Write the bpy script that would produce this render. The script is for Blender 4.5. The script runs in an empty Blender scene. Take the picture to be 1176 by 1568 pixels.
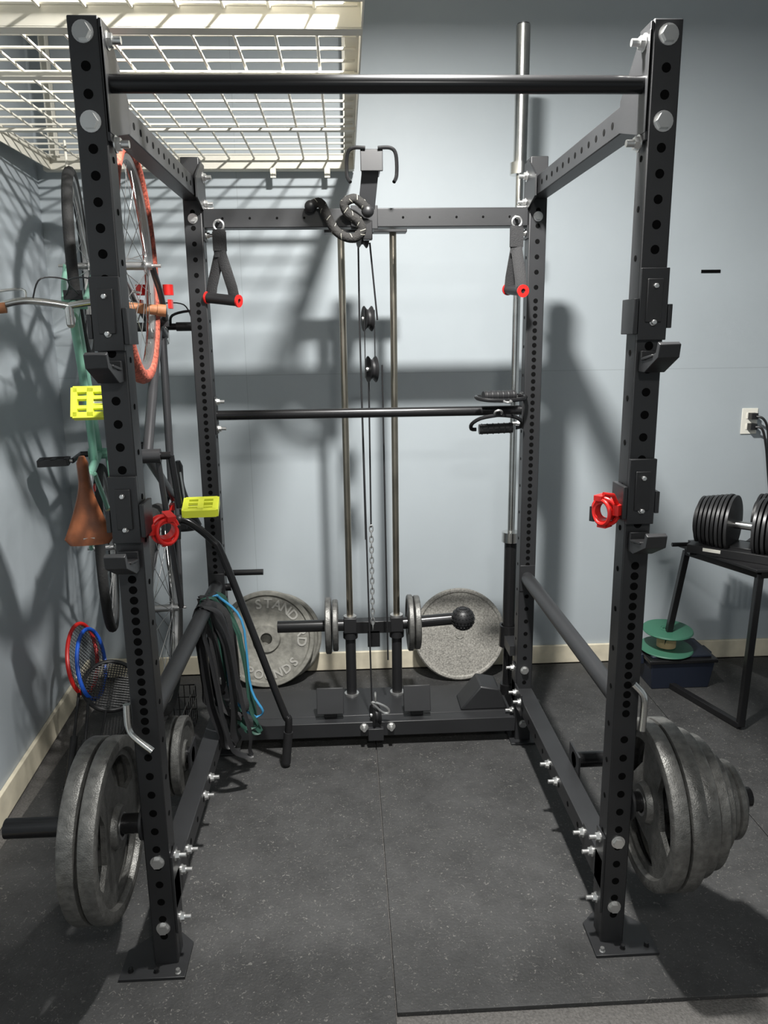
import bpy, bmesh, math, random
from mathutils import Vector, Matrix
random.seed(4)
V=Vector
scene=bpy.context.scene
# ------------------------------------------------------------------ materials
def mat(name,col,rough=.5,metal=0.0,bump=0.0,bscale=60,var=0.0,vscale=8,spec=.5,emit=None):
    m=bpy.data.materials.new(name);m.use_nodes=True;nt=m.node_tree;b=nt.nodes["Principled BSDF"]
    b.inputs["Base Color"].default_value=(*col,1);b.inputs["Roughness"].default_value=rough
    b.inputs["Metallic"].default_value=metal;b.inputs["Specular IOR Level"].default_value=spec
    tc=nt.nodes.new("ShaderNodeTexCoord")
    if bump:
        n=nt.nodes.new("ShaderNodeTexNoise");n.inputs["Scale"].default_value=bscale;n.inputs["Detail"].default_value=3
        bp=nt.nodes.new("ShaderNodeBump");bp.inputs["Strength"].default_value=bump;bp.inputs["Distance"].default_value=.004
        nt.links.new(tc.outputs["Object"],n.inputs["Vector"]);nt.links.new(n.outputs[0],bp.inputs["Height"]);nt.links.new(bp.outputs[0],b.inputs["Normal"])
    if var:
        n=nt.nodes.new("ShaderNodeTexNoise");n.inputs["Scale"].default_value=vscale;n.inputs["Detail"].default_value=5
        cr=nt.nodes.new("ShaderNodeValToRGB");cr.color_ramp.elements[0].position=.3;cr.color_ramp.elements[1].position=.7
        cr.color_ramp.elements[0].color=(*[c*(1-var) for c in col],1);cr.color_ramp.elements[1].color=(*[min(1,c*(1+var)) for c in col],1)
        nt.links.new(tc.outputs["Object"],n.inputs["Vector"]);nt.links.new(n.outputs[0],cr.inputs[0]);nt.links.new(cr.outputs[0],b.inputs["Base Color"])
    return m
M_FR=mat("powder_coat_charcoal",(.019,.0195,.021),.42,.1,.05,400,.15,6)
M_HOLE=mat("hole_black",(.001,.001,.001),.9,spec=.1)
M_BK=mat("black_plastic",(.012,.012,.013),.45)
M_BKM=mat("black_metal",(.02,.02,.021),.26,.5)
M_ZN=mat("zinc_bolt",(.66,.66,.65),.3,.9)
M_CH=mat("chrome",(.65,.65,.63),.2,1.0,0,0,.1,20)
M_ROD=mat("guide_rod_steel",(.42,.38,.31),.28,1.0,0,0,.15,10)
M_IRON=mat("cast_iron_grey",(.115,.114,.108),.38,.45,.3,280,.3,60)
M_IRON2=mat("painted_iron_plate",(.22,.215,.19),.55,.2,.25,90,.25,40)
M_LET=mat("raised_lettering",(.40,.39,.36),.5,.2)
M_STONE=mat("speckled_plate",(.28,.27,.245),.65,.1,.4,160,.45,150)
M_WHITE=mat("white_enamel_steel",(.72,.69,.60),.45,0,0,0,.05,9)
M_RED=mat("red_plastic",(.58,.015,.012),.38)
M_YEL=mat("yellow_plastic",(.80,.86,.06),.4)
M_MINT=mat("mint_paint",(.24,.50,.38),.3,.1)
M_BRN=mat("brown_leather",(.20,.065,.025),.33,0,.1,90,.3,20)
M_CORK=mat("brown_grip",(.30,.12,.05),.6,0,.2,90)
M_TIRE=mat("tire_rubber",(.02,.02,.02),.8,0,.4,150)
M_OTIRE=mat("orange_tire",(.36,.08,.05),.7,0,.8,120,.65,90)
M_GFR=mat("grey_bike_frame",(.045,.045,.048),.35,.4)
M_RIM=mat("alloy_rim",(.4,.4,.4),.35,.9)
M_BLUE=mat("blue_plastic",(.01,.08,.45),.4)
M_LBLUE=mat("light_blue_band",(.03,.19,.36),.6)
M_GRN=mat("green_plastic",(.04,.14,.09),.45)
M_DGRN=mat("dark_green_band",(.012,.05,.035),.6)
M_NAVY=mat("navy_box",(.008,.012,.024),.5)
M_CREAM=mat("cream_trim",(.68,.62,.48),.6,0,.05,40,.15,12)
M_OUT=mat("ivory_outlet",(.8,.78,.7),.35)
M_NYL=mat("nylon_strap",(.013,.013,.014),.8,0,.5,300)
M_ROPE=mat("rope_dark",(.015,.014,.013),.9,0,.8,120)
M_ROPEW=mat("rope_fleck",(.34,.33,.28),.9)
M_TAN=mat("cardboard_hub",(.45,.33,.18),.8)
def wallmat(name,col,seams=True):
    m=mat(name,col,.5,0,.08,25,.05,1.6,.4)
    nt=m.node_tree;b=nt.nodes["Principled BSDF"]
    if seams:
        src=b.inputs["Base Color"].links[0].from_socket
        g=nt.nodes.new("ShaderNodeNewGeometry");s=nt.nodes.new("ShaderNodeSeparateXYZ");nt.links.new(g.outputs["Position"],s.inputs[0])
        def line(sock,val,w):
            c=nt.nodes.new("ShaderNodeMath");c.operation='COMPARE';c.inputs[1].default_value=val;c.inputs[2].default_value=w;nt.links.new(sock,c.inputs[0]);return c.outputs[0]
        a=line(s.outputs["Z"],1.402,.0018)
        a2=line(s.outputs["X"],-.52,.0014)
        mx=nt.nodes.new("ShaderNodeMath");mx.operation='MAXIMUM';nt.links.new(a,mx.inputs[0]);nt.links.new(a2,mx.inputs[1])
        mu=nt.nodes.new("ShaderNodeMath");mu.operation='MULTIPLY';mu.inputs[1].default_value=.4;nt.links.new(mx.outputs[0],mu.inputs[0])
        mi=nt.nodes.new("ShaderNodeMix");mi.data_type='RGBA';mi.inputs["B"].default_value=(*[c*.55 for c in col],1)
        nt.links.new(mu.outputs[0],mi.inputs["Factor"]);nt.links.new(src,mi.inputs["A"]);nt.links.new(mi.outputs["Result"],b.inputs["Base Color"])
    return m
M_WALL=wallmat("blue_grey_wall_paint",(.385,.425,.45))
M_WALL2=wallmat("blue_grey_side_wall_paint",(.375,.412,.44),False)
M_CEIL=mat("ceiling_paint",(.45,.46,.46),.8)
def floormat(name,base,fleck):
    m=bpy.data.materials.new(name);m.use_nodes=True;nt=m.node_tree;b=nt.nodes["Principled BSDF"];L=nt.links.new
    b.inputs["Roughness"].default_value=.6;b.inputs["Specular IOR Level"].default_value=.4
    tc=nt.nodes.new("ShaderNodeTexCoord")
    n1=nt.nodes.new("ShaderNodeTexNoise");n1.inputs["Scale"].default_value=5;n1.inputs["Detail"].default_value=9;n1.inputs["Roughness"].default_value=.75
    L(tc.outputs["Object"],n1.inputs["Vector"])
    r1=nt.nodes.new("ShaderNodeValToRGB");r1.color_ramp.elements[0].position=.3;r1.color_ramp.elements[1].position=.75
    r1.color_ramp.elements[0].color=(*[c*.7 for c in base],1);r1.color_ramp.elements[1].color=(*[c*1.8 for c in base],1)
    L(n1.outputs[0],r1.inputs[0])
    last=r1.outputs[0]
    for sc,lo,hi,dist,amt in((85,.63,.69,2.0,.8),(38,.68,.74,3.0,.5)):
        n2=nt.nodes.new("ShaderNodeTexNoise");n2.inputs["Scale"].default_value=sc;n2.inputs["Detail"].default_value=3;n2.inputs["Distortion"].default_value=dist
        L(tc.outputs["Object"],n2.inputs["Vector"])
        r2=nt.nodes.new("ShaderNodeValToRGB");r2.color_ramp.elements[0].position=lo;r2.color_ramp.elements[1].position=hi
        r2.color_ramp.elements[0].color=(0,0,0,1);r2.color_ramp.elements[1].color=(amt,amt,amt,1)
        L(n2.outputs[0],r2.inputs[0])
        mi=nt.nodes.new("ShaderNodeMix");mi.data_type='RGBA';mi.inputs["B"].default_value=(*fleck,1)
        L(r2.outputs[0],mi.inputs["Factor"]);L(last,mi.inputs["A"]);last=mi.outputs["Result"]
    L(last,b.inputs["Base Color"])
    bp=nt.nodes.new("ShaderNodeBump");bp.inputs["Strength"].default_value=.4;bp.inputs["Distance"].default_value=.003
    n3=nt.nodes.new("ShaderNodeTexNoise");n3.inputs["Scale"].default_value=120;L(tc.outputs["Object"],n3.inputs["Vector"])
    L(n3.outputs[0],bp.inputs["Height"]);L(bp.outputs[0],b.inputs["Normal"])
    return m
M_MAT=floormat("rubber_mat_black",(.031,.031,.031),(.15,.145,.135))
M_CONC=mat("textured_floor",(.10,.095,.09),.7,0,.8,220,.3,150)

# ------------------------------------------------------------------ builder
class B:
    def __init__(s): s.bm=bmesh.new();s.mats=[]
    def mi(s,m):
        if m not in s.mats:s.mats.append(m)
        return s.mats.index(m)
    def face(s,vs,i):
        try:
            f=s.bm.faces.new(vs);f.material_index=i;f.smooth=True
        except ValueError: pass
    def box(s,c,size,m,R=None):
        i=s.mi(m);c=V(c);h=V(size)/2
        R=R or Matrix.Identity(3)
        v=[s.bm.verts.new(c+R@V((x*h.x,y*h.y,z*h.z))) for x in(-1,1) for y in(-1,1) for z in(-1,1)]
        for q in((0,1,3,2),(4,6,7,5),(0,4,5,1),(2,3,7,6),(0,2,6,4),(1,5,7,3)): s.face([v[k] for k in q],i)
    def beam(s,p0,p1,w,h,m,up=(0,0,1)):
        p0=V(p0);p1=V(p1);d=(p1-p0);L=d.length;d.normalize();u=V(up);x=d.cross(u)
        if x.length<1e-4: x=d.cross(V((1,0,0)))
        x.normalize();z=x.cross(d)
        R=Matrix((x,d,z)).transposed()
        s.box((p0+p1)/2,(w,L,h),m,R)
    def frame(s,d):
        d=V(d).normalized();a=V((0,0,1)) if abs(d.z)<.9 else V((1,0,0))
        x=d.cross(a).normalized();y=d.cross(x).normalized();return x,y
    def lathe(s,prof,o,axis,m,seg=32,closed=False,phase=0):
        i=s.mi(m);o=V(o);a=V(axis).normalized();x,y=s.frame(a);rings=[]
        for r,h in prof:
            if r<1e-6: rings.append([s.bm.verts.new(o+a*h)])
            else: rings.append([s.bm.verts.new(o+a*h+(x*math.cos(t)+y*math.sin(t))*r) for t in [phase+2*math.pi*k/seg for k in range(seg)]])
        n=len(rings)
        for j in range(n if closed else n-1):
            A=rings[j];Bq=rings[(j+1)%n]
            for k in range(seg):
                k2=(k+1)%seg
                if len(A)==1 and len(Bq)==1: continue
                if len(A)==1: s.face([A[0],Bq[k],Bq[k2]],i)
                elif len(Bq)==1: s.face([A[k],Bq[0],A[k2]],i)
                else: s.face([A[k],Bq[k],Bq[k2],A[k2]],i)
    def cyl(s,p0,p1,r,m,r2=None,seg=20,phase=0):
        p0=V(p0);p1=V(p1);L=(p1-p0).length;r2=r if r2 is None else r2
        s.lathe([(0,0),(r,0),(r2,L),(0,L)],p0,p1-p0,m,seg,phase=phase)
    def tube(s,pts,r,m,seg=8,closed=False,flat=1.0,flatdir=None,radii=None):
        i=s.mi(m);pts=[V(p) for p in pts];n=len(pts);rings=[];pn=None
        for k in range(n):
            if closed: t=pts[(k+1)%n]-pts[k-1]
            else: t=pts[min(k+1,n-1)]-pts[max(k-1,0)]
            t.normalize()
            if flatdir is not None:
                x=V(flatdir)-t*t.dot(V(flatdir));x.normalize()
            elif pn is None: x,_=s.frame(t)
            else:
                x=pn-t*pn.dot(t)
                x.normalize()
            pn=x;y=t.cross(x);rr=radii[k] if radii else r
            rings.append([s.bm.verts.new(pts[k]+x*math.cos(a)*rr+y*math.sin(a)*rr*flat) for a in [2*math.pi*q/seg for q in range(seg)]])
        for k in range(n if closed else n-1):
            A=rings[k];C=rings[(k+1)%n]
            for q in range(seg): s.face([A[q],A[(q+1)%seg],C[(q+1)%seg],C[q]],i)
        if not closed: s.face(list(reversed(rings[0])),i);s.face(rings[-1],i)
    def torus(s,c,axis,R,r,m,seg=40,s2=8,flat=1.0):
        prof=[(R+r*math.cos(a),r*flat*math.sin(a)) for a in [2*math.pi*k/s2 for k in range(s2)]]
        s.lathe(prof,c,axis,m,seg,closed=True)
    def sphere(s,c,r,m,seg=20):
        prof=[(r*math.sin(math.pi*k/(seg//2)),-r*math.cos(math.pi*k/(seg//2))) for k in range(seg//2+1)]
        prof[0]=(0,-r);prof[-1]=(0,r)
        s.lathe(prof,c,(0,0,1),m,seg)
    def prism(s,poly,o,xa,ya,t,m):
        i=s.mi(m);o=V(o);xa=V(xa);ya=V(ya);n=xa.cross(ya).normalized()
        a=[s.bm.verts.new(o+xa*p[0]+ya*p[1]-n*t/2) for p in poly];b=[s.bm.verts.new(o+xa*p[0]+ya*p[1]+n*t/2) for p in poly]
        s.face(list(reversed(a)),i);s.face(b,i)
        for k in range(len(a)):
            k2=(k+1)%len(a);s.face([a[k],a[k2],b[k2],b[k]],i)
    def loft(s,rings,m):
        i=s.mi(m);R=[[s.bm.verts.new(V(p)) for p in r] for r in rings]
        for k in range(len(R)-1):
            n=len(R[k])
            for q in range(n): s.face([R[k][q],R[k][(q+1)%n],R[k+1][(q+1)%n],R[k+1][q]],i)
        s.face(list(reversed(R[0])),i);s.face(R[-1],i)
    def mesh(s,me,M,m):
        i=s.mi(m);n0=len(s.bm.faces);nv=len(s.bm.verts)
        s.bm.from_mesh(me);s.bm.verts.ensure_lookup_table();s.bm.faces.ensure_lookup_table()
        for v in s.bm.verts[nv:]: v.co=M@v.co
        for f in s.bm.faces[n0:]: f.material_index=i;f.smooth=True
    def bolt(s,p,d,r=.014,m=None):
        m=m or M_ZN;p=V(p);d=V(d).normalized()
        s.cyl(p,p+d*.003,r*1.25,m,seg=20);s.cyl(p+d*.003,p+d*.012,r,m,r2=r*.95,seg=6)
    def bolt2(s,p,d,r=.012):
        p=V(p);d=V(d).normalized();s.bolt(p,d,r);s.cyl(p,p+d*.028,r*.55,M_ZN,seg=10)
    def obj(s,name,parent=None,bevel=0,M=None):
        if M is not None: s.bm.transform(M)
        bmesh.ops.recalc_face_normals(s.bm,faces=s.bm.faces[:])
        me=bpy.data.meshes.new(name);s.bm.to_mesh(me);s.bm.free()
        for m in s.mats: me.materials.append(m)
        me.set_sharp_from_angle(angle=math.radians(38))
        o=bpy.data.objects.new(name,me);scene.collection.objects.link(o)
        if parent: o.parent=parent
        if bevel:
            b=o.modifiers.new("bevel","BEVEL");b.width=bevel;b.segments=2;b.limit_method='ANGLE';b.angle_limit=math.radians(50);b.harden_normals=False
        return o
def empty(name):
    e=bpy.data.objects.new(name,None);scene.collection.objects.link(e);return e
def smooth_path(P,n=6):
    P=[V(p) for p in P];out=[]
    for k in range(len(P)-1):
        p0=P[max(k-1,0)];p1=P[k];p2=P[k+1];p3=P[min(k+2,len(P)-1)]
        for j in range(n):
            t=j/n
            out.append(.5*((2*p1)+(-p0+p2)*t+(2*p0-5*p1+4*p2-p3)*t*t+(-p0+3*p1-3*p2+p3)*t**3))
    out.append(P[-1]);return out
def curve_mesh(splines,ext):
    cu=bpy.data.curves.new("tmp","CURVE");cu.dimensions='2D';cu.fill_mode='BOTH';cu.extrude=ext
    for pts in splines:
        sp=cu.splines.new('POLY');sp.points.add(len(pts)-1);sp.use_cyclic_u=True
        for k,p in enumerate(pts): sp.points[k].co=(p[0],p[1],0,1)
    ob=bpy.data.objects.new("tmp",cu);scene.collection.objects.link(ob);bpy.context.view_layer.update()
    me=bpy.data.meshes.new_from_object(ob.evaluated_get(bpy.context.evaluated_depsgraph_get()))
    bpy.data.objects.remove(ob);return me
def text_mesh(s,size,ext=.0025):
    cu=bpy.data.curves.new("tmp","FONT");cu.body=s;cu.size=size;cu.extrude=ext;cu.offset=.0012;cu.align_x='CENTER';cu.resolution_u=3
    ob=bpy.data.objects.new("tmp",cu);scene.collection.objects.link(ob);bpy.context.view_layer.update()
    me=bpy.data.meshes.new_from_object(ob.evaluated_get(bpy.context.evaluated_depsgraph_get()))
    bpy.data.objects.remove(ob);return me
def circ(r,n=48,c=(0,0)): return [(c[0]+r*math.cos(2*math.pi*k/n),c[1]+r*math.sin(2*math.pi*k/n)) for k in range(n)]
def axisM(o,axis):
    z=V(axis).normalized();b=B();x,y=b.frame(z);b.bm.free();y=z.cross(x)
    return Matrix.Translation(V(o))@Matrix((x,y,z)).transposed().to_4x4()

# ------------------------------------------------------------------ room
H=3.0;YB=1.744
def wx(y): return -1.235-.055*y     # left wall x at y
b=B();b.box((1.0,-1.0,-.062),(5.2,6.0,.1),M_CONC);b.obj("floor")
b=B();b.box((0.85,YB+.05,H/2),(4.9,.1,H),M_WALL);b.obj("wall_back")
b=B();i=b.mi(M_WALL2)
yy0,yy1=-3.7,YB+.1
b.loft([[(wx(yy0),yy0,0),(wx(yy1),yy1,0),(wx(yy1)-.1,yy1,0),(wx(yy0)-.1,yy0,0)],[(wx(yy0),yy0,H),(wx(yy1),yy1,H),(wx(yy1)-.1,yy1,H),(wx(yy0)-.1,yy0,H)]],M_WALL2);b.obj("wall_left")
b=B();b.box((3.25,-1,H/2),(.1,5.6,H),M_WALL2);b.obj("wall_right")
b=B();b.box((1.0,-3.75,H/2),(5.0,.1,H),M_WALL2);b.obj("wall_front")
b=B();b.box((1.0,-1.0,H+.05),(5.2,6.0,.1),M_CEIL);b.obj("ceiling")
b=B();b.box((.95,YB-.008,.045),(4.5,.016,.09),M_CREAM);b.obj("baseboard_back",bevel=.003)
b=B();b.beam((wx(-3.6)+.008,-3.6,.05),(wx(1.72)+.008,1.72,.05),.016,.10,M_CREAM);b.obj("baseboard_left",bevel=.003)
def slab(name,x0,x1,y0,y1):
    b=B();b.box(((x0+x1)/2,(y0+y1)/2,-.006),(x1-x0,y1-y0,.012),M_MAT);return b.obj(name,bevel=.0015)
slab("rubber_floor_mat",-1.21,-.0015,-2.4,1.72)
slab("rubber_floor_mat",.0015,1.2185,-.205,1.72)
slab("rubber_floor_mat",1.2215,3.18,-.205,1.72)

# ------------------------------------------------------------------ power rack
rack=empty("power_rack")
X=.577;W=.06;HF=2.175;HB=2.14;YR=1.04
b=B()
for sx in(-1,1):
    b.box((sx*X,0,HF/2+.003),(W,W,HF-.006),M_FR)
    b.box((sx*X,YR,HB/2+.003),(W,W,HB-.006),M_FR)
b.obj("uprights",rack,.003)
b=B()
def holes(x,y,zs,dirs,r=.0095):
    for z in zs:
        for d in dirs:
            d=V(d);p=V((x,y,z))+d*(W/2+.0002);b.cyl(p,p+d*.0006,r,M_HOLE,seg=14)
zs_f=[.09+.05*k for k in range(11)]+[.66+.025*k for k in range(16)]+[1.085+.05*k for k in range(22)]
zs_b=[.25+.05*k for k in range(9)]+[.70+.025*k for k in range(40)]+[1.72+.05*k for k in range(8)]
for sx in(-1,1):
    holes(sx*X,0,zs_f,[(0,-1,0)]);holes(sx*X,YR,zs_b,[(0,-1,0)],.0080)
    holes(sx*X,0,[.12+.1*k for k in range(21)],[(-1,0,0),(1,0,0)],.0065)
    holes(sx*X,YR,[.12+.1*k for k in range(20)],[(-sx,0,0)],.0055)
    for k in range(14):
        p=V((sx*X-sx*.0252,.15+k*.06,2.035));b.cyl(p,p+V((-sx*.0006,0,0)),.008,M_HOLE,seg=12)
for k in range(5):
    for sx in(-1,1):
        p=V((sx*(.12+.09*k),YR-.0302,1.95));b.cyl(p,p+V((0,-.0006,0)),.004,M_HOLE,seg=12)
for k in range(9):
    for sx in(-1,1):
        p=V((sx*X-sx*.0302,.10+k*.1,.195));b.cyl(p,p+V((-sx*.0006,0,0)),.008,M_HOLE,seg=12)
b.obj("holes",rack)
b=B()
for sx in(-1,1):
    b.beam((sx*X,.03,2.035),(sx*X,YR-.03,2.035),.05,.06,M_FR)
    b.beam((sx*X,.03,.195),(sx*X,YR-.03,.195),.06,.06,M_FR)
b.box((0,YR,1.95),(2*X-W,.06,.06),M_FR)
b.box((0,YR,.075),(2*X-W,.06,.06),M_FR)
b.obj("crossmembers",rack,.0025)
b=B()
b.cyl((-X+.03,.0,2.062),(X-.03,.0,2.062),.0175,M_BKM,seg=28)
b.cyl((-X+.03,YR,1.297),(X-.03,YR,1.297),.0175,M_BKM,seg=28)
b.obj("pull_up_bars",rack)
b=B()
for sx in(-1,1):
    b.cyl((sx*(X),.03,.672),(sx*(X),YR-.03,.672),.0245,M_FR,seg=24)
b.obj("safety_bars",rack)
b=B()
for sx in(-1,1):
    xi=sx*(X-.033)
    b.prism([(-.03,-.12),(.03,-.12),(.03,.10),(-.03,.10)],(xi,0,2.07),(0,1,0),(0,0,1),.006,M_FR)
    for z0 in(2.035,):
        b.prism([(.0,-.07),(.13,-.035),(.13,.03),(.03,.12),(-.03,.12),(-.03,-.07)],(sx*(X-.034),0,z0),(0,1,0),(0,0,1),.006,M_FR)
        b.prism([(.0,-.07),(-.13,-.035),(-.13,.03),(-.03,.09),(.03,.09),(.03,-.07)],(sx*(X-.034),YR,z0),(0,1,0),(0,0,1),.006,M_FR)
    b.box((xi,YR,1.297),(.006,.05,.13),M_FR)
    b.box((sx*(X-.033),YR,1.95),(.006,.06,.14),M_FR)
    for y,s2 in((0,1),(YR,-1)):
        b.box((sx*(X-.033),y+s2*.055,.205),(.006,.16,.085),M_FR)
        b.box((sx*(X-.033),y,.205),(.006,.058,.22),M_FR)
    b.prism([(-.11,-.075),(.055,-.075),(.055,.04),(.02,.075),(-.055,.075),(-.11,.02)],(sx*X,0,.004),(1 if sx<0 else -1,0,0),(0,1,0),.008,M_FR)
    b.prism([(-.06,-.06),(.05,-.06),(.05,.06),(-.06,.06)],(sx*X,YR,.004),(1 if sx<0 else -1,0,0),(0,1,0),.008,M_FR)
    b.box((sx*X,YR-.031,.672),(.056,.004,.1),M_FR)
b.obj("gussets_and_feet",rack,.001)
b=B()
for sx in(-1,1):
    for z in(2.145,1.985): b.bolt((sx*X,-.03,z),(0,-1,0),.0165)
    for z in(.305,.115): b.bolt((sx*X,-.03,z),(0,-1,0),.014)
    for (y,z) in((0,2.14),(0,1.95),(YR-.01,2.08),(YR+.01,1.985)): b.bolt2((sx*(X-.036),y,z),(-sx,0,0),.014)
    for (y,z) in((0,.30),(.05,.22),(.13,.22),(0,.12),(YR-.13,.22),(YR-.05,.22),(YR,.30),(YR,.12),(YR,1.345),(YR,1.25),(YR,2.0),(YR,1.90)): b.bolt2((sx*(X-.036),y,z),(-sx,0,0),.011)
    for z in(1.95,.075,.30): b.bolt((sx*X,YR-.03,z),(0,-1,0),.013)
    for y in(.42,.52):
        b.bolt2((sx*(X-.03),y,.195),(-sx,0,0),.012)
    b.bolt((sx*(X+.02),-.055,.006),(0,0,1),.006,M_BKM);b.bolt((sx*(X-.035),-.06,.006),(0,0,1),.006);b.bolt((sx*(X+.085),-.05,.006),(0,0,1),.006,M_BKM)
b.bolt2((-.045,YR-.03,.085),(0,-1,0),.013);b.bolt2((.06,YR-.03,.085),(0,-1,0),.013)
b.tube(smooth_path([(-X-.032,-.05,.74),(-X-.032,-.052,.685),(-X-.02,-.055,.66),(-X+.02,-.062,.625)],4),.0085,M_CH,12)
b.tube(smooth_path([(X+.008,-.045,.745),(X+.03,-.052,.72),(X+.034,-.055,.69),(X+.03,-.06,.63)],4),.0085,M_CH,12)
b.obj("bolts_and_pins",rack)
b=B()
b.cyl((-.60,0,.395),(-.945,0,.395),.0245,M_BKM);b.cyl((.60,0,.398),(.925,0,.398),.0245,M_BKM)
b.cyl((-.607,.57,.25),(-.78,.57,.25),.0245,M_BKM);b.cyl((.607,.45,.25),(.78,.45,.25),.0245,M_BKM)
for sx in(-1,1):
    b.cyl((sx*.607,0,.40),(sx*.613,0,.40),.045,M_FR)
b.box((-.61,.57,.235),(.006,.1,.1),M_FR);b.box((.61,.45,.235),(.006,.1,.1),M_FR)
b.cyl((-X+.03,YR,.715),(-X+.17,YR,.715),.011,M_BKM);b.cyl((-X+.03,YR,.66),(-X+.05,YR,.66),.014,M_BKM)
b.obj("storage_horns",rack)
def jhook(sx,ztop,zbot,name):
    b=B()
    x=sx*X
    b.box((x,-.037,(ztop+zbot)/2+.045),(.062,.012,.15),M_FR)
    b.box((x,-.045,ztop-.05),(.034,.006,.09),M_BK)
    b.box((x-sx*.037,-.005,(ztop+zbot)/2+.02),(.01,.075,.075),M_FR)
    b.box((x+sx*.037,-.008,(ztop+zbot)/2+.02),(.01,.07,.05),M_FR)
    b.prism([(0,0),(0,-.045),(-.035,-.045),(-.105,-.012),(-.11,.015),(-.098,.02),(-.09,-.002),(-.04,-.018),(-.012,-.018),(-.012,0)],(x,-.035,zbot+.05),(0,1,0),(0,0,1),.045,M_FR)
    b.box((x,-.082,zbot+.037),(.05,.06,.006),M_BK,Matrix.Rotation(-.15,3,'X'))
    b.cyl((x,-.03,zbot+.015),(x,.03,zbot+.015),.012,M_BK)
    b.bolt((x,-.043,ztop-.02),(0,-1,0),.006);b.bolt((x,-.043,ztop-.095),(0,-1,0),.006)
    b.obj(name,rack,.0015)
jhook(-1,1.67,1.47,"j_hook_1");jhook(-1,1.25,1.055,"j_hook_2");jhook(1,1.68,1.475,"j_hook_3");jhook(1,1.265,1.07,"j_hook_4")

# ------------------------------------------------------------------ weight plates
def grip_web(R,n=3):
    sp=[circ(R-.02),circ(.03)]
    for k in range(n):
        a0=2*math.pi*k/n+math.pi/2;pts=[]
        r0,r1,da=.42*R,.78*R,math.radians(38)
        N=10
        for j in range(N+1): pts.append((r1-.004*abs(j-N/2)**2*.12,a0-da+2*da*j/N))
        for j in range(N+1): pts.append((r0+.004*abs(j-N/2)**2*.12,a0+da*.75-2*da*.75*j/N))
        sp.append([(r*math.cos(a),r*math.sin(a)) for r,a in pts])
    return sp
WEB=curve_mesh(grip_web(.225),.006)
def grip_plate(name,c,axis,R=.225,t=.045,rot=0,m=M_IRON,par=None):
    b=B();s=R/.225
    M=axisM(c,axis)@Matrix.Rotation(rot,4,'Z')@Matrix.Diagonal((s,s,1,1))
    b.mesh(WEB,M,m);h=t/2
    b.lathe([(R-.035*s,h*.5),(R-.030*s,h*.93),(R-.022*s,h),(R-.007,h),(R-.002,h-.002),(R,h-.006),(R,-h+.006),(R-.002,-h+.002),(R-.007,-h),(R-.022*s,-h),(R-.030*s,-h*.93),(R-.035*s,-h*.5)],c,axis,m,80,closed=True)
    b.lathe([(.027,h),(.05*s,h),(.058*s,h*.35),(.058*s,-h*.35),(.05*s,-h),(.027,-h)],c,axis,m,32,closed=True)
    b.lathe([(.026,h+.001),(.033,h+.001),(.033,-h-.001),(.026,-h-.001)],c,axis,M_RIM,32,closed=True)
    return b.obj(name)
def solid_plate(name,c,axis,R,t,m=M_IRON):
    b=B();h=t/2
    b.lathe([(.027,h),(.045 if R>.1 else .036,h),(.05 if R>.1 else .04,h*.5),(R*.82,h*.5),(R*.87,h),(R-.004,h),(R,h-.004),(R,-h+.004),(R-.004,-h),(R*.87,-h),(R*.82,-h*.5),(.05 if R>.1 else .04,-h*.5),(.045 if R>.1 else .036,-h),(.027,-h)],c,axis,m,56,closed=True)
    return b.obj(name)
Xa=(1,0,0)
grip_plate("weight_plate",(-.682,0,.389),Xa,rot=.4,R=.218,t=.04)
grip_plate("weight_plate",(-.728,0,.389),Xa,rot=1.5,R=.218,t=.04)
zr=.3945
grip_plate("weight_plate",(.660,0,zr),Xa,rot=.2,R=.210,t=.04)
grip_plate("weight_plate",(.704,0,zr),Xa,rot=1.5,R=.210,t=.04)
grip_plate("weight_plate",(.747,0,zr),Xa,R=.182,t=.038,rot=.8)
solid_plate("weight_plate",(.784,0,zr),Xa,.165,.030)
solid_plate("weight_plate",(.815,0,zr),Xa,.130,.026)
solid_plate("weight_plate",(.842,0,zr),Xa,.102,.022)
solid_plate("weight_plate",(.865,0,zr),Xa,.098,.020)
solid_plate("weight_plate",(.886,0,zr),Xa,.062,.018)
solid_plate("weight_plate",(-.640,.57,.248),Xa,.125,.028)
solid_plate("weight_plate",(-.675,.57,.248),Xa,.125,.028)
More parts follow.
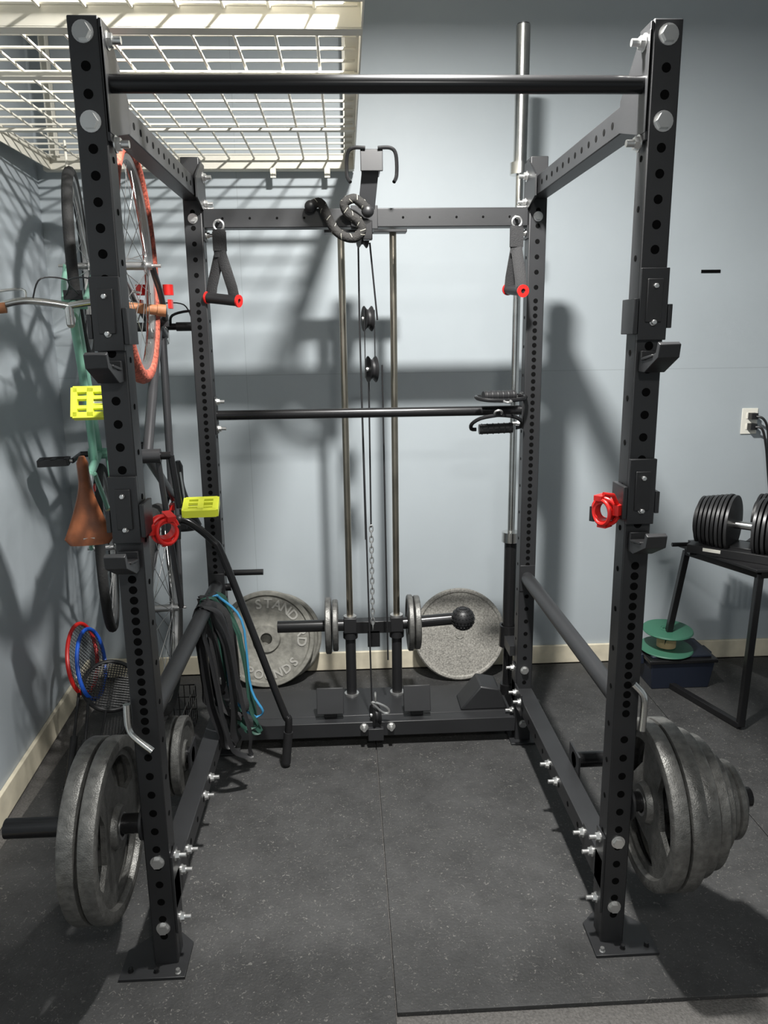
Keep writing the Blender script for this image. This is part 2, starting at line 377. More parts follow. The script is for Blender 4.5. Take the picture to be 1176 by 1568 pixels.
def lean_plate(name,x,y,R,tilt,m,words=False):
    t=.034;h=t/2
    ax=V((0,-math.cos(tilt),math.sin(tilt)));up=V((0,math.sin(tilt),math.cos(tilt)))
    c=V((x,y,0))+up*R+V((0,0,h*math.sin(tilt)))
    b=B()
    if words:
        b.lathe([(.027,h),(.06,h),(.066,h*.3),(R*.56,h*.3),(R*.60,h*.5),(R*.88,h*.4),(R*.91,h),(R-.004,h),(R,h-.005),(R,-h+.005),(R-.004,-h),(.027,-h)],c,ax,m,72,closed=True)
        xa=V((1,0,0));ya=up
        def arc(word,mid,rad,flip,size):
            n=len(word)
            for k,ch in enumerate(word):
                a=mid+(1 if flip else -1)*(k-(n-1)/2)*.27
                me=text_mesh(ch,size)
                p=c+(xa*math.cos(a)+ya*math.sin(a))*rad+ax*(h*.5)
                ux=(xa*math.sin(a)-ya*math.cos(a))*(-1 if flip else 1);uy=(xa*math.cos(a)+ya*math.sin(a))*(-1 if flip else 1)
                M=Matrix.Translation(p-uy*size*.35)@Matrix((ux,uy,ax)).transposed().to_4x4()
                b.mesh(me,M,M_LET)
        arc("STANDARD",math.radians(48),R*.74,False,.06)
        arc("POUNDS",math.radians(-80),R*.74,True,.056)
    else:
        b.lathe([(.0,h),(.02,h),(.022,h*.8),(R*.3,h*.8),(R*.9,h*.7),(R*.93,h),(R-.006,h),(R,h-.007),(R,-h+.007),(R-.006,-h),(0,-h)],c,ax,m,72)
    return b.obj(name)
lean_plate("weight_plate",-.475,1.56,.22,.28,M_IRON2,True)
lean_plate("weight_plate",.415,1.57,.212,.25,M_STONE)
lean_plate("weight_plate",-.43,1.625,.205,.20,M_IRON2)

# ------------------------------------------------------------------ lat tower / cable machine
tw_=empty("cable_pulley_tower")
b=B()
YT=1.25
for x in(-.09,.10):
    b.cyl((x,YT,.11),(x,YT,1.95),.0130,M_ROD,seg=20)
    b.cyl((x,YT,.10),(x,YT,.36),.021,M_BK);b.cyl((x,YT,.36),(x,YT,.385),.03,M_BK)
    b.cyl((x,YT,.44),(x,YT,.455),.026,M_ZN);b.cyl((x,YT,.10),(x,YT,.115),.03,M_ZN)
b.obj("guide_rods",tw_)
b=B()
b.box((0,YT,1.945),(.30,.06,.03),M_FR);b.box((0,YR+.1,.06),(.06,.3,.05),M_FR);b.box((.0,YR+.13,1.945),(.06,.2,.03),M_FR)
b.box((0,YT,.075),(1.08,.06,.05),M_FR)
b.box((0,(YR+YT)/2+.04,.104),(1.08,.24,.006),M_FR)
b.box((-.50,YR+.12,.072),(.06,.24,.05),M_FR);b.box((.50,YR+.12,.072),(.06,.24,.05),M_FR)
b.beam((-.005,YR-.005,1.955),(.015,YR-.045,2.12),.055,.055,M_FR,up=(0,-1,0))
b.box((.015,YR-.02,2.115),(.06,.14,.05),M_FR);b.box((.015,YR-.093,2.115),(.072,.008,.066),M_BK)
b.box((-.01,YR-.034,1.95),(.09,.008,.075),M_FR)
b.box((.0,YR-.06,1.905),(.03,.03,.06),M_BKM)
for x in(-.175,.165):
    b.box((x,YR+.02,.175),(.105,.02,.10),M_FR,Matrix.Rotation(-.35,3,'X'));b.box((x,YR+.06,.125),(.05,.08,.05),M_FR)
b.obj("tower_frame",tw_,.002)
b=B()
for sx in(-1,1):
    b.tube(smooth_path([(.015+sx*.02,YR-.10,2.15),(.015+sx*.06,YR-.10,2.15),(.015+sx*.078,YR-.10,2.13),(.015+sx*.08,YR-.10,2.07),(.015+sx*.07,YR-.115,2.045)],5),.006,M_BKM,8)
def pulley(c,r):
    c=V(c);b.lathe([(0,.014),(r,.014),(r-.012,.004),(r-.012,-.004),(r,-.014),(0,-.014)],c-V((0,0,0)),(1,.25,0),M_BK,32)
    b.cyl(c-V((.02,0,0)),c+V((.02,0,0)),.008,M_ZN)
pulley((.0,1.15,1.625),.045);pulley((.012,1.15,1.445),.048)
for dx in(-.018,.018):
    b.prism([(-.02,-.12),(.02,-.12),(.02,.12),(-.02,.12)],(.006+dx,1.15,1.535),(0,1,0),(0,0,1),.003,M_BKM)
pulley((-.015,1.08,1.90),.04);pulley((.0,1.02,.13),.04)
for (p0,p1) in(((-.03,1.10,1.88),(-.03,1.15,1.62)),((.01,1.10,1.88),(.035,1.15,1.62)),((-.03,1.15,1.62),(-.022,1.15,.80)),((.05,1.15,1.46),(.058,1.15,.30)),((-.028,1.15,1.44),(-.012,1.04,.14)),((.0,1.15,1.40),(.0,1.18,.84))):
    b.cyl(p0,p1,.0032,M_BK,seg=8)
for k in range(20):
    z=.84-k*.021;c=V((.0,1.16,z))
    pts=[]
    for q in range(10):
        t=2*math.pi*q/10
        w=V((0,1,0)) if k%2 else V((1,0,0))
        pts.append(c+w*math.cos(t)*.007+V((0,0,1))*math.sin(t)*.015)
    b.tube(pts,.0024,M_ZN,6,closed=True)
pts=[V((.02+.032*math.cos(t)*(1+.3*math.sin(t)),1.0,.17+.014*math.sin(t)-.02*math.cos(t))) for t in [2*math.pi*k/20 for k in range(20)]]
b.tube(pts,.0045,M_ZN,8,closed=True)
b.torus((.0,1.005,.215),(1,0,0),.014,.004,M_ZN,20)
b.obj("pulleys_and_cable",tw_)
b=B()
b.box((.005,YT,.41),(.24,.05,.05),M_BKM);b.box((.005,YT,.36),(.05,.05,.07),M_BKM)
for x in(-.09,.10): b.box((x,YT,.42),(.05,.06,.06),M_BK)
b.cyl((-.385,YT,.415),(-.115,YT,.415),.0245,M_BKM,seg=24);b.cyl((.125,YT,.415),(.36,YT,.43),.0245,M_BKM,seg=24)
b.obj("weight_carriage",tw_,.0015)
solid_plate("weight_plate",(-.150,YT,.415),Xa,.105,.022);solid_plate("weight_plate",(-.178,YT,.415),Xa,.115,.024)
solid_plate("weight_plate",(.155,YT,.417),Xa,.115,.022);solid_plate("weight_plate",(.182,YT,.418),Xa,.11,.024)
b=B();gc=V((.37,YT-.02,.435));b.sphere(gc,.047,M_BK,28)
for k in range(9):
    for q in range(20):
        ph=math.pi*(k+1)/10;t=2*math.pi*(q+.5*(k%2))/20
        d=V((math.sin(ph)*math.cos(t),math.sin(ph)*math.sin(t),math.cos(ph)))
        b.cyl(gc+d*.045,gc+d*.0495,.0035,M_BK,seg=6)
b.obj("grip_ball")
b=B();b.prism([(-.10,0),(.09,0),(.055,.085),(-.02,.10)],(.44,YR+.10,.1075),(1,0,0),(0,0,1),.13,M_FR);b.obj("calf_wedge_block",bevel=.006)

# ------------------------------------------------------------------ vertical barbell
b=B();x,y=.556,1.215
b.cyl((x,y,.33),(x,y,.76),.025,M_BKM,seg=24);b.cyl((x,y,.76),(x,y,.80),.036,M_CH,seg=24)
b.cyl((x,y,.80),(x,y,2.12),.0145,M_CH,seg=20);b.cyl((x,y,2.12),(x,y,2.16),.036,M_CH,seg=24);b.cyl((x,y,2.16),(x,y,2.60),.025,M_CH,seg=28);b.cyl((x,y,2.60),(x,y,2.605),.022,M_BK)
b.obj("barbell")
b=B();b.lathe([(.0,0),(.038,0),(.038,.09),(.030,.09),(.030,.01),(0,.01)],(x,y,.318),(0,0,1),M_BKM,24)
b.beam((x,1.07,.355),(x,1.178,.355),.05,.04,M_FR)
b.cyl((x,y,.15),(x,y,.318),.02,M_BKM);b.box((x+.02,y,.005),(.18,.12,.01),M_FR);b.cyl((x,y,.01),(x,y,.15),.03,M_BKM)
b.cyl((x-.1,y+.02,.04),(x-.06,y-.02,.04),.03,M_IRON);b.cyl((x+.1,y-.02,.04),(x+.13,y+.01,.04),.03,M_IRON)
b.obj("barbell_holder",rack)

# ------------------------------------------------------------------ overhead storage rack
sh=empty("overhead_storage_shelf")
x0,x1,y0,y1,z0=-1.285,-.03,.02,1.69,2.235
b=B()
for y in(.02,.205,1.69): b.box(((x0+x1)/2,y,z0+.028),(x1-x0,.004,.056),M_WHITE);b.box(((x0+x1)/2,y+.018,z0),(x1-x0,.04,.004),M_WHITE)
for x in(x1,x0+.03): b.box((x,(y0+y1)/2,z0+.028),(.004,y1-y0,.056),M_WHITE);b.box((x-.018,(y0+y1)/2,z0+.054),(.04,y1-y0,.004),M_WHITE)
b.box(((x0+x1)/2,.60,z0+.02),(x1-x0,.03,.012),M_WHITE);b.box(((x0+x1)/2,1.15,z0+.02),(x1-x0,.02,.010),M_WHITE)
for (x,y) in((x1-.02,.04),(x1-.02,1.66),(x0+.06,1.66),(x0+.08,.04),(x0+.06,.85)):
    b.box((x,y,(z0+H)/2+.02),(.04,.004,H-z0-.04),M_WHITE);b.box((x+.018,y-.018,(z0+H)/2+.02),(.004,.04,H-z0-.04),M_WHITE)
for k in range(26):
    y=.06+k*.062;b.cyl((x1+.0021,y,z0+.03),(x1+.0028,y,z0+.03),.007,M_HOLE,seg=10)
b.obj("rails_and_posts",sh,.001)
b=B()
x=x0+.05
while x<x1-.02:
    b.cyl((x,y0+.02,z0+.040),(x,y1-.01,z0+.040),.0040,M_WHITE,seg=8);x+=.1
y=y0+.09
while y<y1-.02:
    b.cyl((x0+.02,y,z0+.046),(x1-.01,y,z0+.046),.0040,M_WHITE,seg=8);y+=.09
b.obj("wire_deck",sh)
b=B()
for x,y in((-.70,.70),(-1.09,1.36)):
    b.tube(smooth_path([(x,y+.02,2.275),(x,y+.02,2.2),(x,y+.025,2.13),(x,y,2.09),(x,y-.03,2.11),(x,y-.03,2.14)],4),.005,M_WHITE,8)
for x in(-.36,-.14):
    b.cyl((x,1.67,2.20),(x,1.67,2.235),.012,M_WHITE)
    b.box((x,1.665,2.215),(.022,.012,.035),M_WHITE)
b.obj("bike_hooks",sh)

# ------------------------------------------------------------------ bicycles
def bicycle(name,M,wb,frame,front_tire,rear_tire,grip,saddle,pedal,bar,crank_ang,wheel_yaw=0,step=False,tw=.019,barhw=.27,bbx=.45,scx=.29,pedrot=(0,0),sadscale=1):
    par=empty(name)
    R=.345
    def wheel(hub,tire,nm,yaw=0,cog=False):
        b=B();hub=V(hub);ax=V((-math.sin(yaw),math.cos(yaw),0))
        b.torus(hub,ax,R-tw,tw,tire,72,10)
        b.lathe([(R-2*tw-.012,.009),(R-2*tw+.004,.012),(R-2*tw+.004,-.012),(R-2*tw-.012,-.009)],hub,ax,M_RIM,72,closed=True)
        b.cyl(hub-ax*.05,hub+ax*.05,.012,M_RIM,seg=14)
        for s in(-1,1): b.cyl(hub+ax*s*.03,hub+ax*s*.036,.026,M_RIM,seg=18)
        u=V((math.cos(yaw),math.sin(yaw),0))
        for k in range(28):
            a=2*math.pi*k/28;d=u*math.cos(a)+V((0,0,1))*math.sin(a);a2=a+(.5 if k%4<2 else -.5);d2=u*math.cos(a2)+V((0,0,1))*math.sin(a2)
            b.cyl(hub+ax*(.033 if k%2 else -.033)+d2*.024,hub+d*(R-2*tw-.01),.0011,M_RIM,seg=5)
        if cog:
            for j in range(5): b.cyl(hub+ax*(-.042-j*.004),hub+ax*(-.044-j*.004),.05-j*.006,M_BKM,seg=28)
        b.cyl(hub-ax*.075,hub+ax*.075,.005,M_ZN,seg=8)
        b.obj(nm,par,M=M)
    rh=V((0,0,0));fh=V((wb,0,0));bb=V((bbx,0,-.055));sc=V((scx,0,.42));ht=V((wb-.20,0,.50));hb=V((wb-.155,0,.37))
    wheel(rh,rear_tire,"rear_wheel",0,True);wheel(fh,front_tire,"front_wheel",wheel_yaw)
    b=B()
    b.tube([hb,ht],.019,frame,14);b.tube([bb,hb+(ht-hb)*.15],.016,frame,14)
    b.tube([bb,sc+(sc-bb)*.05],.015,frame,14)
    if step: b.tube(smooth_path([ht+(hb-ht)*.2,(.66,0,.30),bb+(sc-bb)*.5],6),.014,frame,12)
    else: b.tube([ht+(hb-ht)*.15,sc],.014,frame,14)
    for s in(-1,1):
        b.tube([bb+V((0,s*.03,0)),rh+V((0,s*.06,0))],.009,frame,10);b.tube([sc+V((0,s*.015,0)),rh+V((0,s*.06,0))],.008,frame,10)
        b.tube(smooth_path([hb+V((0,s*.03,0)),hb+(fh-hb)*.5+V((.0,s*.045,0)),fh+V((-.02,s*.05,.03)),fh+V((0,s*.05,0))],4),.010,frame,10)
    b.cyl(bb-V((0,.04,0)),bb+V((0,.04,0)),.022,frame,seg=18);b.box(hb+V((.005,0,-.012)),(.04,.08,.03),frame)
    b.obj("frame",par,M=M)
    b=B()
    st=V((scx-.055,0,.60));b.tube([sc,st],.0135,M_CH,12)
    rings=[];ss=sadscale
    for t in [k/14 for k in range(15)]:
        xx=st.x+(.15-.285*t)*ss
        w=.018+.066*max(0,(t-.30)/.7)**1.3 if t<.95 else .072
        if t>=.99:w=.060
        if t==0:w=.009
        w*=ss
        z=st.z+.045+.012*math.cos(t*math.pi*2)*.5+.01*t
        rings.append([(xx,w*math.cos(a),z+(.016*math.sin(a) if math.sin(a)>0 else .035*math.sin(a)*(.5+.5*t))) for a in [2*math.pi*q/16 for q in range(16)]])
    b.loft(rings,saddle)
    for s in(-1,1):
        b.tube([st+V((.11,s*.01,.02)),st+V((.02,s*.02,.0)),st+V((-.06,s*.02,.0)),st+V((-.11,s*.03,.03))],.0035,M_ZN,8)
        b.torus(st+V((-.085,s*.022,-.0)),(0,1,0),.014,.003,M_ZN,16,6)
    b.box(st+V((-.122*ss,0,.072)),(.024,.034,.006),M_ZN)
    b.box(st+V((-.10,0,-.01)),(.025,.05,.03),M_BK)
    b.obj("saddle",par,M=M)
    b=B()
    stem=ht+(ht-hb).normalized()*.07
    b.tube([ht,stem],.013,M_CH,12);c=stem+V((.055,0,.01));b.tube([stem,c],.013,M_CH,12)
    if bar=="cruiser":
        for s in(-1,1):
            P=[c,c+V((.01,s*.06,.005)),c+V((.015,s*.13,.01)),c+V((.0,s*.20,.015)),c+V((-.01,s*barhw*.92,.02)),c+V((-.015,s*(barhw+.03),.02))]
            sp=smooth_path(P,5);b.tube(sp,.011,M_CH,12)
            e=sp[-1];d=(sp[-1]-sp[-6]).normalized();b.cyl(e-d*.10,e+d*.012,.016,grip,seg=16);b.cyl(e-d*.01,e+d*.016,.019,grip,seg=16)
            b.tube(smooth_path([c+V((.02,s*.12,.01)),c+V((.05,s*.13,-.01)),c+V((.04,s*.22,.0))],4),.004,M_CH,8)
    else:
        b.cyl(c-V((0,barhw,0)),c+V((0,barhw,0)),.0125,M_BKM,seg=14)
        for s in(-1,1):
            b.cyl(c+V((0,s*(barhw-.11),0)),c+V((0,s*(barhw+.01),0)),.0165,grip,seg=16)
            b.tube(smooth_path([c+V((.01,s*(barhw-.13),-.01)),c+V((.04,s*(barhw-.12),-.02)),c+V((.055,s*(barhw-.06),-.03)),c+V((.05,s*(barhw+.02),-.035))],4),.005,M_BKM,8)
            b.cyl(hb+V((.09,s*.045,.0)),hb+V((.125,s*.045,.0)),.018,M_RED,seg=12)
            b.box(hb+V((.06,s*.05,.0)),(.03,.012,.05),M_RED)
    b.box(hb+V((.03,-.0,-.0)),(.03,.06,.05),M_BKM)
    for s in(-1,1): b.tube(smooth_path([c+V((.02,s*.1,.01)),c+V((.08,s*.07,.02)),c+V((.08,s*.0,-.06)),hb+V((.03,s*.02,.03))],6),.0025,M_BK,6)
    b.obj("handlebar",par,M=M)
    b=B()
    b.lathe([(.075,.002),(.09,.002),(.09,-.002),(.075,-.002)],bb-V((0,.05,0)),(0,1,0),M_BKM,40,closed=True)
    for k in range(5):
        a=2*math.pi*k/5;b.cyl(bb-V((0,.05,0)),bb+V((math.cos(a)*.08,-.05,math.sin(a)*.08)),.005,M_BKM,seg=8)
    for s in(-1,1):
        d=V((math.cos(crank_ang),0,math.sin(crank_ang)))*s
        p=bb+V((0,s*.07,0));e=p+d*.165+V((0,s*.015,0))
        b.tube([p,e],.010,M_BKM,10);b.cyl(bb,p,.012,M_BKM,seg=12);pc=e+V((0,s*.065,0))
        b.cyl(e,pc,.006,M_ZN,seg=10)
        Rp=Matrix.Rotation(pedrot[0 if s<0 else 1],3,'Y')
        for dx in(-.04,.04): b.box(pc+Rp@V((0,0,dx)),(.024,.098,.018),pedal,Rp)
        for dy in(-.046,0,.046): b.box(pc+Rp@V((0,dy,0)),(.024,.018,.09),pedal,Rp)
        for dx in(-.015,.015): b.box(pc+Rp@V((0,0,dx)),(.020,.09,.010),pedal,Rp)
    b.tube([bb+V((0,-.05,.09)),V((0,-.05,.042))],.004,M_BK,6);b.tube([bb+V((0,-.05,-.09)),V((.03,-.05,-.10)),V((0,-.05,-.045))],.004,M_BK,6)
    b.box(sc+V((-.045,0,.02)),(.02,.03,.045),M_RED)
    b.obj("drivetrain",par,M=M)
    return par
def bikeM(hubx,huby,rearz,upy,yaw=0):
    zc=V((0,upy,0));xc=V((0,0,1));yc=zc.cross(xc)
    R=Matrix((xc,yc,zc)).transposed()
    return Matrix.Translation((hubx,huby,rearz))@Matrix.Rotation(yaw,4,'Z')@R.to_4x4()
bicycle("mint_city_bicycle",bikeM(-1.075,1.37,.735,-1,.235),1.10,M_MINT,M_TIRE,M_TIRE,M_CORK,M_BRN,M_BK,"cruiser",math.pi/2,wheel_yaw=.0,step=True,barhw=.245,bbx=.38,scx=.375,sadscale=1.0)
bicycle("mountain_bicycle",bikeM(-.700,.70,.705,1,.09),1.07,M_GFR,M_OTIRE,M_TIRE,M_BK,M_BK,M_YEL,"flat",math.pi,tw=.023,barhw=.15,bbx=.51,pedrot=(1.15,.25))

# ------------------------------------------------------------------ hanging strap handles
def strap_handle(name,x,y,ztop,zbot,along):
    b=B();a=V(along).normalized()
    b.torus((x,y,ztop),(0,1,0),.016,.0035,M_ZN,20)
    b.cyl((x,y,ztop+.014),(x,YR-.03,ztop+.02),.005,M_ZN)
    zm=ztop-.10
    b.tube([(x,y,ztop-.012),(x,y,zm)],.021,M_NYL,8,flat=.2,flatdir=(1,0,0))
    b.box((x,y,ztop-.05),(.044,.012,.06),M_NYL)
    c=V((x,y,zbot))
    for s in(-1,1): b.tube([V((x,y,zm+.02)),c+a*s*.040+V((0,0,.04)),c+a*s*.048],.019,M_NYL,8,flat=.2,flatdir=(1,-.3,0))
    b.cyl(c-a*.062,c+a*.062,.0175,M_BK,seg=20)
    for s in(-1,1): b.lathe([(.008,0),(.0205,0),(.0205,.006),(.008,.006)],c+a*s*.06,a*s,M_RED,24,closed=True)
    return b.obj(name)
strap_handle("strap_handle",-.49,.985,1.925,1.69,(.9,-.45,-.12))
strap_handle("strap_handle",.500,.985,1.93,1.71,(.20,-.97,-.1))
def stirrup(name,c,R):
    b=B();c=V(c)
    b.cyl(c+R@V((-.06,0,0)),c+R@V((.06,0,0)),.018,M_BK,seg=18)
    for k in range(6): b.torus(c+R@V((-.05+.02*k,0,0)),R@V((1,0,0)),.0175,.0025,M_BK,18,6)
    pts=[R@V(p)+c for p in((-.07,0,0),(-.088,0,.004),(-.088,0,.03),(-.06,0,.055),(-.012,0,.066),(.012,0,.066),(.06,0,.055),(.088,0,.03),(.088,0,.004),(.07,0,0))]
    b.tube(smooth_path(pts,3),.007,M_BKM,8);b.torus(c+R@V((0,0,.078)),R@V((0,1,0)),.013,.004,M_ZN,16)
    return b.obj(name)
stirrup("stirrup_handle",(.455,1.0,1.352),Matrix.Rotation(.2,3,'Z')@Matrix.Rotation(math.radians(100),3,'X'))
stirrup("stirrup_handle",(.445,1.0,1.237),Matrix.Rotation(-.03,3,'Y')@Matrix.Rotation(math.radians(40),3,'X'))
b=B()
P=smooth_path([(-.185,.985,1.985),(-.155,.98,1.992),(-.135,.975,1.955),(-.115,.97,1.915),(-.085,.965,1.888),(-.045,.965,1.880),(-.02,.965,1.905),(-.035,.96,1.935),(-.065,.955,1.955),(-.075,.95,1.985),(-.045,.95,2.0),(-.02,.95,1.985),(-.0,.955,1.965)],6)
b.tube(P,.0155,M_ROPE,10)
for k in range(2,len(P)-2,2):
    t=(P[k+1]-P[k-1]).normalized();x,y=b.frame(t);a=k*1.3
    q=[P[k]+t*(j-2)*.0022+(x*math.cos(a+j*.3)+y*math.sin(a+j*.3))*.0150 for j in range(5)]
    b.tube(q,.0011,M_ROPEW,5)
b.sphere((-.187,.985,1.982),.02,M_BK,16);b.sphere((.0,.955,1.962),.021,M_BK,16)
b.obj("triceps_rope")
b=B();dy=.045
P=smooth_path([(-.68,.90+dy,.945),(-.64,.90+dy,.93),(-.57,.90+dy,.865),(-.525,.895+dy,.775),(-.35,.86+dy,.24),(-.33,.855+dy,.20),(-.325,.85+dy,.17),(-.34,.845+dy,.018)],7)
b.tube(P,.0135,M_BKM,14);b.tube([P[-1]+(P[-7]-P[-1])*.9,P[-1]],.017,M_BK,14);b.sphere(P[-1],.017,M_BK,14);b.sphere(P[0],.017,M_BK,14)
b.obj("lat_pulldown_bar")
def band(b,x,y,ztop,L,w,m,th=.0035,sway=0,spread=.03):
    pts=[]
    N=40
    for k in range(N):
        t=2*math.pi*k/N
        px=math.cos(t);pz=math.sin(t)
        s=abs(pz)**.5*(1 if pz>0 else -1)
        pts.append((x+sway*(1-pz)*.5+px*spread*.9+.008*math.sin(5*t+L*40),y+px*spread*.5+.01*math.sin(3*t),ztop-L/2+ (L/2)*s))
    b.tube(pts,w,m,8,closed=True,flat=th/w,flatdir=(.4,1,0))
b=B()
band(b,-.575,.83,.703,.50,.020,M_BK,sway=.08,spread=.035);band(b,-.565,.85,.703,.54,.016,M_DGRN,sway=.13,spread=.032)
band(b,-.575,.78,.703,.44,.016,M_NYL,sway=.10,spread=.04);band(b,-.555,.83,.703,.47,.0055,M_LBLUE,sway=.13,spread=.037)
band(b,-.575,.74,.703,.52,.024,M_BK,sway=.07,spread=.035);band(b,-.575,.80,.705,.50,.008,M_DGRN,sway=.13,spread=.045)
band(b,-.59,.81,.703,.40,.016,M_NYL,sway=.02,spread=.036);band(b,-.57,.72,.703,.56,.012,M_BK,sway=.12,spread=.04)
b.obj("resistance_bands")

def red_collar(name,c,R,k0=1):
    b=B();c=V(c)
    for k,(dx,rr) in enumerate(((-.016,.028),(0,.032),(.016,.028))):
        b.torus(c+R@V((dx,0,0))*k0,R@V((1,.35*(k-1),.2*k)),rr*k0,.0045,M_RED,28,8)
    b.lathe([(.020*k0,-.012),(.024*k0,-.012),(.024*k0,.012),(.020*k0,.012)],c,R@V((1,0,0)),M_RED,28,closed=True)
    b.box(c+R@V((0,-.036,.01)),(.035,.014,.024),M_RED,R);b.tube([c+R@V((0,-.03,.02)),c+R@V((-.02,-.03,.045)),c+R@V((-.045,-.02,.05))],.005,M_RED,8)
    b.box(c+R@V((0,.03,-.01)),(.018,.012,.035),M_BK,R);b.box(c+R@V((0,.0,-.03)),(.03,.022,.014),M_RED,R);b.box(c+R@V((0,.01,.032)),(.04,.02,.012),M_RED,R)
    return b.obj(name)
red_collar("barbell_collar",(X-.067,0.0,1.160),Matrix.Rotation(.7,3,'Z'))
red_collar("barbell_collar",(-X+.062,.05,1.130),Matrix.Rotation(-1.0,3,'Z')@Matrix.Rotation(.2,3,'Y'))

# ------------------------------------------------------------------ right side things
b=B();b.box((1.53,YB-.002,1.822),(.085,.004,.013),M_HOLE);b.obj("wall_slot")
b=B();b.box((1.765,YB-.003,1.16),(.074,.006,.118),M_OUT)
for z in(1.135,1.185): b.box((1.765,YB-.0075,z),(.034,.003,.028),M_OUT)
b.obj("power_outlet",bevel=.0015)
b=B()
for z,e in((1.185,0),(1.137,.03)):
    b.box((1.77,YB-.025,z),(.03,.035,.028),M_BK)
    b.tube(smooth_path([(1.775,YB-.045,z),(1.80,YB-.06,z-.01),(1.825,YB-.06,z-.06-e),(1.85,YB-.05,z-.2),(1.90,YB-.04,z-.45),(1.95,YB-.03,.45),(1.99,YB-.04,.012)],6),.0055,M_BK,8)
b.obj("power_cord")
b=B();bx,by=1.385,1.515
b.loft([[(bx-.13,by-.10,0),(bx+.13,by-.10,0),(bx+.13,by+.10,0),(bx-.13,by+.10,0)],[(bx-.145,by-.115,.13),(bx+.145,by-.115,.13),(bx+.145,by+.115,.13),(bx-.145,by+.115,.13)]],M_NAVY)
b.box((bx,by,.137),(.31,.25,.018),M_BKM);b.box((bx,by,.151),(.27,.20,.012),M_NAVY)
for s in(-1,1): b.box((bx+s*.155,by,.12),(.02,.08,.05),M_NAVY)
b.obj("storage_box",bevel=.004)
b=B();c=V((1.345,1.50,.158))
b.lathe([(0,0),(.115,0),(.118,.004),(.115,.009),(.035,.010),(.033,.085),(.108,.087),(.111,.091),(.108,.097),(.022,.097),(.02,.09),(0,.09)],c,(.0,-.05,1),M_GRN,48)
b.cyl(c+V((0,0,.012)),c+V((0,0,.082)),.042,M_TAN,seg=32);b.torus(c+V((0,0,.098)),(0,0,1),.03,.003,M_GRN,28)
b.obj("wire_spool")
b=B();sx0,sx1,sy0,sy1,zt=1.34,1.92,1.08,1.42,.64
for (p0,p1) in(((sx0+.03,sy1,zt),(sx0-.02,sy1+.08,.012)),((sx1,sy1,zt),(sx1+.05,sy1+.08,.012)),((sx0+.17,sy0,zt),(sx0+.13,sy0-.04,.012)),((sx1,sy0,zt),(sx1+.04,sy0-.04,.012))):
    b.beam(p0,p1,.026,.026,M_BKM,up=(0,1,0))
b.beam((sx0-.02,sy1+.08,.015),(sx0+.13,sy0-.04,.015),.026,.026,M_BKM)
b.beam((sx1+.05,sy1+.08,.015),(sx1+.04,sy0-.04,.015),.026,.026,M_BKM)
b.beam((sx0+.17,sy0,zt),(sx1,sy0,zt),.03,.03,M_BKM);b.beam((sx0+.03,sy1,zt),(sx1,sy1,zt),.03,.03,M_BKM);b.beam((sx0+.03,sy1,zt),(sx0+.17,sy0,zt),.03,.03,M_BKM)
b.prism([(sx0+.0,sy1+.02),(sx0+.14,sy0-.03),(sx1+.02,sy0-.03),(sx1+.02,sy1+.02)],(0,0,zt+.02),(1,0,0),(0,1,0),.012,M_BK)
b.tube([(sx0+.02,sy1-.05,zt+.045),(sx0-.06,sy1-.05,zt+.045)],.009,M_BKM,10);b.box((sx0+.03,sy1-.05,zt+.03),(.03,.03,.06),M_BKM)
b.obj("dumbbell_stand",bevel=.002)
M_DB=mat("dumbbell_plate_dark",(.05,.05,.052),.35,.5)
def adj_dumbbell(name,c,ang):
    b=B();c=V(c);a=V((math.cos(ang),math.sin(ang),0));p=V((-a.y,a.x,0));z=V((0,0,1))
    b.cyl(c-a*.05,c+a*.05,.017,M_CH,seg=20)
    for s in(-1,1):
        for k in range(8):
            d=s*(.052+.0175*k);r=.124-.0035*abs(k-1)
            poly=[]
            for q in range(29):
                t=-.28*math.pi+1.56*math.pi*q/28
                poly.append((r*math.cos(t),r*math.sin(t)))
            b.prism(poly,c+a*d,p,z,.012,M_BK if k%2==1 else M_DB)
        b.cyl(c+a*s*.05,c+a*s*.185,.03,M_BK,seg=20)
        b.cyl(c+a*s*.182,c+a*s*.192,.075,M_BK,seg=28);b.cyl(c+a*s*.192,c+a*s*.194,.040,M_RED if s>0 else M_DB,seg=24)
    b.box(c-z*.105,(.40,.20,.034),M_BK,Matrix.Rotation(ang,3,'Z'))
    b.box(c-z*.090+a*.0,(.10,.12,.02),M_BKM,Matrix.Rotation(ang,3,'Z'))
    b.box(c-z*.100+p*-.101-a*.1,(.07,.004,.014),M_OUT,Matrix.Rotation(ang,3,'Z'))
    return b.obj(name,bevel=.001)
adj_dumbbell("adjustable_dumbbell",(1.535,1.255,zt+.149),math.radians(-42))
adj_dumbbell("adjustable_dumbbell",(1.79,1.27,zt+.149),math.radians(-42))

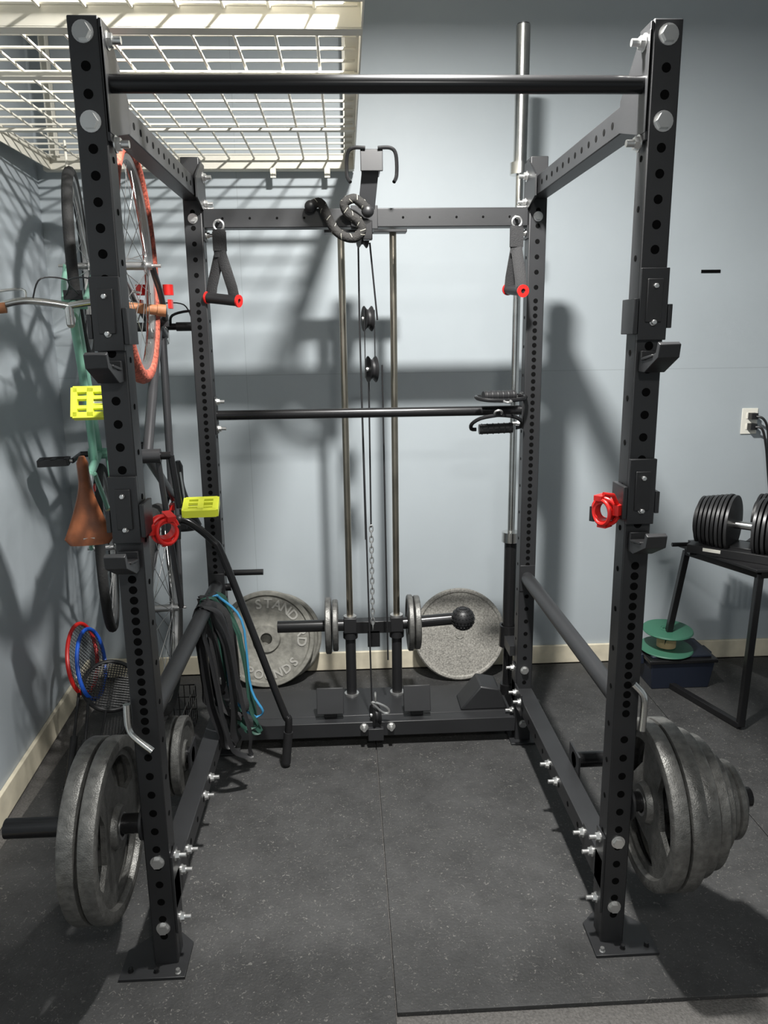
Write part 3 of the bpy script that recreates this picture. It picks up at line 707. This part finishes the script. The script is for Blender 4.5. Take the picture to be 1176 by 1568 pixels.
# ------------------------------------------------------------------ left corner
def racket(name,head,grip,col,rx,rz,nrm,fr=.007,sr=.0009):
    b=B();h=V(head);g=V(grip);d=(h-g).normalized();n=V(nrm);n=(n-d*n.dot(d)).normalized();s=d.cross(n)
    pts=[h+d*math.cos(t)*rz+s*math.sin(t)*rx for t in [2*math.pi*k/48 for k in range(48)]]
    b.tube(pts,fr,col,8,closed=True)
    m=9
    for k in range(-m,m+1):
        u=k/(m+1);w=math.sqrt(1-u*u)
        b.cyl(h+s*u*rx-d*rz*w,h+s*u*rx+d*rz*w,sr,M_BK,seg=4)
        b.cyl(h+d*u*rz-s*rx*w,h+d*u*rz+s*rx*w,sr,M_BK,seg=4)
    nk=h-d*rz;L=(nk-g).length
    b.cyl(nk,nk-d*(L*.55),.0055,M_BK,seg=10);b.cyl(nk-d*(L*.5),g,.014,M_BK,seg=12);b.cyl(g,g+d*.01,.017,M_BK,seg=12)
    return b.obj(name)
racket("badminton_racket",(-1.165,1.22,.32),(-1.10,.78,.02),M_RED,.105,.155,(.75,-.65,-.2),.008)
racket("badminton_racket",(-1.125,1.20,.305),(-1.05,.76,.02),M_BLUE,.105,.155,(.75,-.65,-.2),.008)
racket("badminton_racket",(-1.04,1.15,.23),(-1.01,.72,.02),M_BK,.105,.12,(.3,-.9,.4),.009,.0020)
b=B()
bx0,bx1,by0,by1,bh=-.93,-.74,.86,1.28,.16
for k in range(9):
    x=bx0+(bx1-bx0)*k/8
    b.tube([(x,by0,bh),(x,by0,.006),(x,by1,.006),(x,by1,bh)],.002,M_BKM,5)
for k in range(13):
    y=by0+(by1-by0)*k/12
    b.tube([(bx0,y,bh),(bx0,y,.006),(bx1,y,.006),(bx1,y,bh)],.002,M_BKM,5)
for z in(.05,.105,bh): b.tube([(bx0,by0,z),(bx1,by0,z),(bx1,by1,z),(bx0,by1,z)],.003,M_BKM,6,closed=True)
b.obj("wire_basket")

# ------------------------------------------------------------------ lamp and added fill light
def lamp(name,loc,size,power,col):
    b=B();b.lathe([(0,.06),(size*.35,.06),(size*.62,0),(size*.60,-.002),(size*.3,.02),(0,.02)],V(loc)+V((0,0,.015)),(0,0,1),M_WHITE,40)
    b.cyl(V(loc)+V((0,0,.07)),V((loc[0],loc[1],H)),.012,M_WHITE);b.obj(name)
    L=bpy.data.lights.new(name+"_light","AREA");L.shape='DISK';L.size=size;L.energy=power;L.color=col
    o=bpy.data.objects.new(name+"_light",L);o.location=loc;scene.collection.objects.link(o)
lamp("added_fill_lamp",(.16,.05,2.80),.13,150,(1,.985,.95))
lamp("added_fill_lamp",(.25,-2.3,2.55),.30,46,(1,.98,.94))  # added fill behind the camera, fixture included, to brighten front faces
w=bpy.data.worlds.new("world");scene.world=w;w.use_nodes=True;w.node_tree.nodes["Background"].inputs[0].default_value=(.6,.63,.65,1);w.node_tree.nodes["Background"].inputs[1].default_value=.05

# ------------------------------------------------------------------ camera
th=math.radians(12.9);r=.0132;psi=.0471
Ru=V((math.cos(psi),-math.sin(psi),0));Fw=V((math.cos(th)*math.sin(psi),math.cos(th)*math.cos(psi),-math.sin(th)))
Vd=V((-math.sin(th)*math.sin(psi),-math.sin(th)*math.cos(psi),-math.cos(th)))
xx=(Ru+Vd*r).normalized();zz=-Fw;yy=zz.cross(xx).normalized()
cam=bpy.data.cameras.new("camera");cam.sensor_fit='HORIZONTAL';cam.sensor_width=36;cam.lens=36*1178/1176;cam.clip_start=.02
co=bpy.data.objects.new("camera",cam);scene.collection.objects.link(co)
co.matrix_world=Matrix.Translation((-.0854,-1.715,1.564))@Matrix((xx,yy,zz)).transposed().to_4x4()
scene.camera=co
scene.view_settings.view_transform='Standard'
